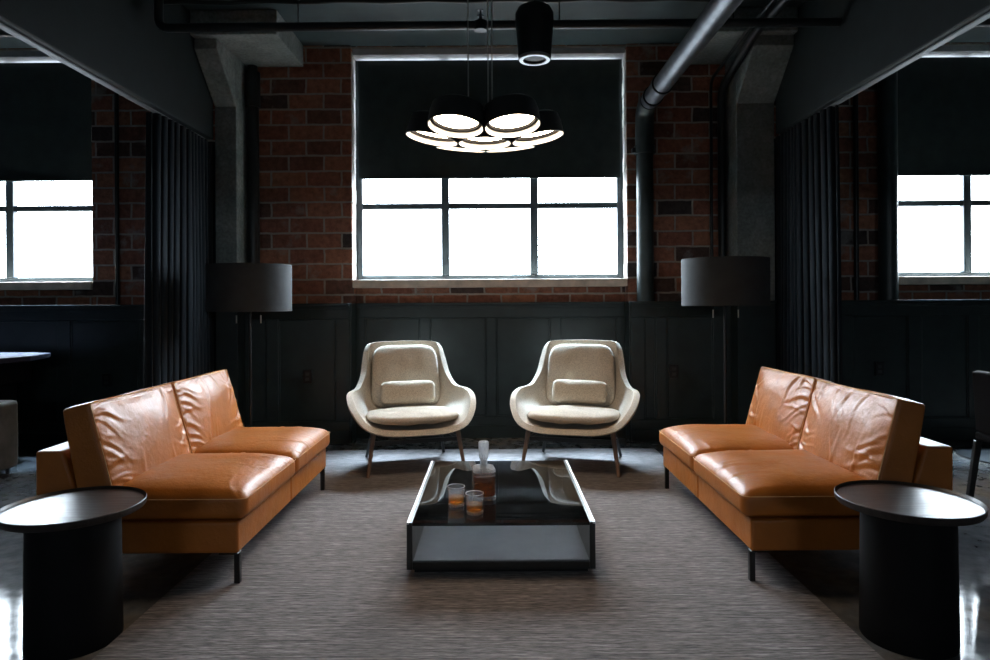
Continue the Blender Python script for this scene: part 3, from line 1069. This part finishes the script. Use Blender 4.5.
# ------------------------------------------------------------------ coffee table
TX, TY, TZ = .02, 3.43, .24
t = thing('coffee_table', 'low black coffee table with a glossy dark top and open grey shelf', 'coffee table', (TX, TY, ZR))
hw, hl = .411, .56
zb, ztp = .022, TZ - ZR
for s in (-1, 1):
    a, b = sorted((s * hw, s * (hw - .024)))
    MB().box(a, b, -hl, hl, zb, ztp - .006).box(*sorted((s * (hw - .010), s * (hw - .024))), -hl, hl, ztp - .0065, ztp + .001).build('side_panel', M['table_black'], t, bevel=.002)
    q = sorted((s * hw, s * (hw - .012)))
    MB().box(q[0], q[1], -hl, hl, ztp - .0055, ztp + .003).build('edge_strip', M['edge_glint'], t, bevel=.0015)
MB().box(-hw + .0245, hw - .0245, -hl, hl, zb, zb + .034).build('bottom_board', M['table_black'], t, bevel=.002)
MB().box(-hw + .026, hw - .026, -hl + .012, hl - .012, zb + .0345, zb + .038).build('shelf', M['shelf_grey'], t)
for s in (-1, 1):
    a, b = sorted((s * (hw - .0245), s * (hw - .028)))
    MB().box(a, b, -hl + .012, hl - .012, zb + .0385, ztp - .018).build('shelf_side', M['shelf_grey'], t)
MB().box(-hw + .03, hw - .03, -hl + .03, hl - .03, .001, zb - .0005).build('plinth', M['black_metal'], t)
MB().box(-hw + .025, hw - .025, -hl, hl, ztp - .013, ztp).build('glass_top', M['smoked'], t)
t_table = t

# ------------------------------------------------------------------ decanter and tumblers
def octo(h, c):
    return [(h, -h + c), (h, h - c), (h - c, h), (-h + c, h), (-h, h - c), (-h, -h + c), (-h + c, -h), (h - c, -h)]
def loft(rings, caps=True):
    n = len(rings[0])
    verts = [p for r in rings for p in r]
    faces = []
    for i in range(len(rings) - 1):
        for k in range(n):
            l = (k + 1) % n
            faces.append((i * n + k, i * n + l, (i + 1) * n + l, (i + 1) * n + k))
    if caps:
        faces.append(tuple(range(n))[::-1]); faces.append(tuple(range((len(rings) - 1) * n, len(rings) * n)))
    m = MB(); m.raw(verts, faces)
    return m
def ring(h, c, z):
    return [(x, y, z) for (x, y) in octo(h, c)]
t = thing('decanter', 'cut glass decanter of amber spirit with its stopper in, on the coffee table', 'decanter', (-.06, 3.23, TZ + .001), math.radians(8))
h = .053
outer = [ring(h, .016, 0), ring(h + .001, .016, .012), ring(h, .016, .03), ring(h, .016, .135), ring(h - .003, .017, .146), ring(.045, .02, .153), ring(.026, .012, .163), ring(.015, .0088, .172), ring(.014, .0082, .196), ring(.018, .0105, .199)]
inner = [ring(.0105, .0061, .199), ring(.0105, .0061, .172), ring(.021, .010, .161), ring(.042, .017, .148), ring(.0465, .014, .132), ring(.0465, .014, .024), ring(.043, .013, .019)]
loft([ring(.053, .016, .016), ring(.053, .016, .134), ring(.050, .0155, .134), ring(.050, .0155, .016)], caps=False).build('bottle', M['clear_wall'], t)
facets = [ring(.050, .010, 0), ring(.053, .016, .004), ring(.0535, .016, .0155), ring(.0495, .0155, .0157), ring(.047, .0155, .0185)]
loft(facets).build('cut_base', M['cut_crystal'], t)
loft([ring(.053, .016, .1345), ring(.053, .017, .147), ring(.047, .020, .155), ring(.021, .0115, .160), ring(.0165, .0097, .164), ring(.0165, .0097, .190), ring(.019, .011, .193),
      ring(.0105, .0061, .193), ring(.0105, .0061, .166), ring(.018, .010, .156), ring(.043, .017, .149), ring(.050, .0155, .1345)], caps=False).build('shoulder', M['cut_crystal'], t)
loft([ring(.047, .0145, .019), ring(.0492, .0152, .022), ring(.0492, .0152, .114), ring(.0492, .0152, .1145)]).build('spirit', M['amber_dark'], t)
MB().lathe([(.0095, .170), (.0095, .1935), (.021, .194), (.0245, .199), (.0255, .270), (.0245, .276), (.019, .279), (.001, .279)], 10).build('stopper', M['cut_crystal'], t)

def tumbler(x, y, label):
    t = thing('tumbler', label, 'glass', (x, y, TZ + .001), 0, 'whiskey tumblers on the coffee table')
    MB().lathe([(.034, 0), (.037, .003), (.0415, .092), (.0405, .093), (.0393, .092), (.0355, .020), (.033, .0165), (.001, .0165)], 40, cap1=True).build('glass', M['clear_wall'], t, smooth=True, angle=60)
    MB().lathe([(.0405, .0925), (.0417, .0933), (.0405, .0950), (.0390, .0933), (.0405, .0925)], 40, cap0=False, cap1=False).build('rim', M['cut_crystal'], t, smooth=True)
    MB().lathe([(.030, .0035), (.0365, .0045), (.0375, .012), (.031, .0155)], 24).build('cut_base', M['cut_crystal'], t)
    MB().lathe([(.001, .0172), (.0325, .0178), (.0350, .0215), (.0364, .047), (.001, .047)], 40).build('spirit', M['amber'], t, smooth=True, angle=60)
    MB().box(-.012, .016, -.016, .012, .024, .052).build('ice_cube', M['clear_wall'], t, bevel=.004)
tumbler(-.188, 3.105, 'clear whiskey tumbler left of the decanter, farther of the two')
tumbler(-.098, 2.99, 'clear whiskey tumbler in front of the decanter, nearer of the two')

# ------------------------------------------------------------------ side tables
def side_table(x, y, h, label):
    t = thing('side_table', label, 'side table', (x, y, 0), 0, 'round black side tables beside the sofas')
    MB().lathe([(.225, h - .024), (.231, h - .016), (.232, h + .001), (.2295, h + .003), (.2265, h - .001), (.222, h - .007), (.001, h - .007)], 96).build('tray_top', M['dark_wood'], t, smooth=True)
    MB().lathe([(.152, 0.001), (.153, .01), (.148, h - .03), (.148, h - .0245)], 80).build('drum_base', M['table_base'], t, smooth=True)
side_table(-1.513, 2.365, .484, 'round black side table beside the near end of the left sofa')
side_table(1.46, 2.345, .494, 'round black side table beside the near end of the right sofa')

# ------------------------------------------------------------------ floor lamps
def floor_lamp(x, y, zb, zt, r, label):
    t = thing('floor_lamp', label, 'lamp', (x, y, 0), 0, 'black drum shade floor lamps')
    MB().lathe([(.15, .001), (.15, .014), (.14, .02), (.02, .024)], 48).build('base', M['black_metal'], t, smooth=True)
    MB().tube([(0, 0, .02), (0, 0, zt - .04)], .011, 16).build('pole', M['black_metal'], t, smooth=True)
    s = MB().lathe([(r, zb), (r, zt), (r - .004, zt), (r - .004, zb), (r, zb)], 96, cap0=False, cap1=False).build('lamp_shade', M['shade_black'], t, smooth=True)
    for k in range(3):
        a = k * 2 * PI / 3 + .5
        MB().tube([(0, 0, zt - .045), (.97 * r * math.cos(a), .97 * r * math.sin(a), zt - .03)], .003, 8).build('spider', M['black_metal'], s)
    for dx in (-.092, .088):
        c = MB().tube([(dx, -.02, zb + .12), (dx, -.02, zb - .03)], .0012, 6).build('pull_chain', M['steel'], t)
        MB().tube([(dx, -.02, zb - .03), (dx, -.02, zb - .088)], .005, 10).build('pull', M['pull_metal'], c, smooth=True)
        MB().tube([(dx, -.02, zb + .11), (0, 0, zb + .13)], .012, 10).build('socket', M['black_metal'], t, smooth=True)
floor_lamp(-1.82, 4.9, 1.142, 1.485, .30, 'black drum shade floor lamp behind the far end of the left sofa')
floor_lamp(1.655, 4.75, 1.165, 1.50, .302, 'black drum shade floor lamp behind the far end of the right sofa')

# ------------------------------------------------------------------ outlets
OG = 'black wall outlets on the wainscot'
for (x, z, lab) in ((-3.31, .555, 'black wall outlet under the thin conduit right of the far left window'),
                    (-1.60, .575, 'black wall outlet between the left floor lamp and left lounge chair'),
                    (1.52, .60, 'black wall outlet between the right lounge chair and right floor lamp'),
                    (3.27, .61, 'black wall outlet below the wide pipe right of the right curtain')):
    t = thing('wall_outlet', lab, 'outlet', (x, YW + .013, z), 0, OG)
    MB().box(-.036, .036, -.021, 0, -.057, .057).build('plate', M['outlet'], t, bevel=.003)
    for dz in (-.022, .022):
        MB().box(-.016, .016, -.024, -.0215, dz - .013, dz + .013).build('socket', M['outlet_grey'], t, bevel=.001)

# ------------------------------------------------------------------ things at the picture's edges
t = thing('side_counter', 'dark table with a lilac tinted top standing below the far left window', 'table', (-4.45, 5.1, 0))
MB().prism([(-.85, -.34), (.62, -.34), (.84, -.28), (.90, -.06), (.84, .26), (.62, .36), (-.85, .36)], 'z', .77, .81).build('table_top', M['lilac'], t, bevel=.006)
MB().box(-.8, .66, -.28, .3, .58, .7695).build('apron', M['black_paint'], t, bevel=.01)
MB().box(-.75, .58, -.22, .24, .001, .5795).build('cabinet_base', M['black_paint'], t, bevel=.01)

t = thing('ottoman', 'grey upholstered ottoman at the left edge beside the left sofa', 'ottoman', (-3.77, 4.62, 0))
rounded_grid_box(.72, .22, .48, .03, 12, 8, 10).build('upholstery', M['ottoman'], t, smooth=True, loc=(0, 0, .285), angle=180)
for sx in (-.3, .3):
    for sy in (-.07, .07):
        MB().tube([(sx, sy, .002), (sx, sy, .05)], .014, 10).build('foot', M['black_metal'], t)

t = thing('black_chair', 'black armless chair at the right edge behind the right sofa', 'chair', (2.94, 3.45, 0))
MB().prism([(-.29, .47), (-.31, .80), (-.27, .81), (-.24, .47)], 'y', -.2, .2).build('backrest', M['chair_black'], t, bevel=.012)
MB().box(-.288, .25, -.21, .21, .42, .469).build('seat', M['chair_black'], t, bevel=.015)
for sy in (-1, 1):
    MB().prism([(-.36, .002), (-.30, .42), (-.262, .42), (-.332, .002)], 'y', sy * .19 - .012, sy * .19 + .012).build('leg', M['black_metal'], t, bevel=.003)
    MB().prism([(.28, .002), (.20, .42), (.24, .42), (.31, .002)], 'y', sy * .19 - .012, sy * .19 + .012).build('leg', M['black_metal'], t, bevel=.003)

t = thing('pedestal_table', 'black pedestal table with a flat round base at the far right edge', 'table', (3.92, 4.98, 0))
MB().lathe([(.37, .001), (.37, .010), (.34, .014), (.03, .018)], 64).build('base_plate', M['black_metal'], t, smooth=True)
MB().tube([(0, 0, .016), (0, 0, .545)], .025, 16).build('column', M['black_metal'], t, smooth=True)
MB().lathe([(.2, .5455), (.2, .565)], 48).build('table_top', M['black_paint'], t, bevel=.004)

# ------------------------------------------------------------------ daylight
SKY = 28.0
w = bpy.data.worlds.new('overcast')
sc.world = w
w.use_nodes = True
bg = w.node_tree.nodes['Background']
bg.inputs[0].default_value = (0.80, 0.90, 1.0, 1)
# overcast sky: three times brighter overhead than at the horizon, dim ground below
wn = w.node_tree
tcw = wn.nodes.new('ShaderNodeTexCoord')
spw = wn.nodes.new('ShaderNodeSeparateXYZ')
mrw = wn.nodes.new('ShaderNodeMapRange')
mrw.inputs['From Min'].default_value = 0.0
mrw.inputs['To Min'].default_value = SKY
mrw.inputs['To Max'].default_value = SKY * 2.2
grw = wn.nodes.new('ShaderNodeMath'); grw.operation = 'GREATER_THAN'; grw.inputs[1].default_value = -0.02
mlw = wn.nodes.new('ShaderNodeMath'); mlw.operation = 'MULTIPLY_ADD'; mlw.inputs[1].default_value = 0.8; mlw.inputs[2].default_value = 0.2
mmw = wn.nodes.new('ShaderNodeMath'); mmw.operation = 'MULTIPLY'
wn.links.new(tcw.outputs['Generated'], spw.inputs[0])
wn.links.new(spw.outputs[2], mrw.inputs['Value'])
wn.links.new(spw.outputs[2], grw.inputs[0])
wn.links.new(grw.outputs[0], mlw.inputs[0])
wn.links.new(mlw.outputs[0], mmw.inputs[0])
wn.links.new(mrw.outputs[0], mmw.inputs[1])
wn.links.new(mmw.outputs[0], bg.inputs[1])
PORTALS = [(a, b, YG + .06, ZS, ZC, -PI / 2) for (a, b) in NICHE] + [(a, b, YF - .16, RZ0, RZ1, PI / 2) for (a, b) in REAR_FILL]
for (a, b, yy, z0, z1, rx) in PORTALS:
    l = bpy.data.lights.new('window_portal', 'AREA')
    l.shape = 'RECTANGLE'
    l.size = b - a
    l.size_y = z1 - z0
    l.cycles.is_portal = True
    o = bpy.data.objects.new('window_portal', l)
    o.location = ((a + b) / 2, yy, (z0 + z1) / 2)
    o.rotation_euler = (rx, 0, 0)
    COL.objects.link(o)

sl = bpy.data.lights.new('veiled_sun', 'SUN')
sl.energy = 90.0
sl.angle = math.radians(17)
sl.color = (0.56, 0.78, 1.0)
so = bpy.data.objects.new('veiled_sun', sl)
so.location = (0, 12, 14)
so.rotation_euler = (math.radians(-(90 - 67)), 0, 0)
COL.objects.link(so)
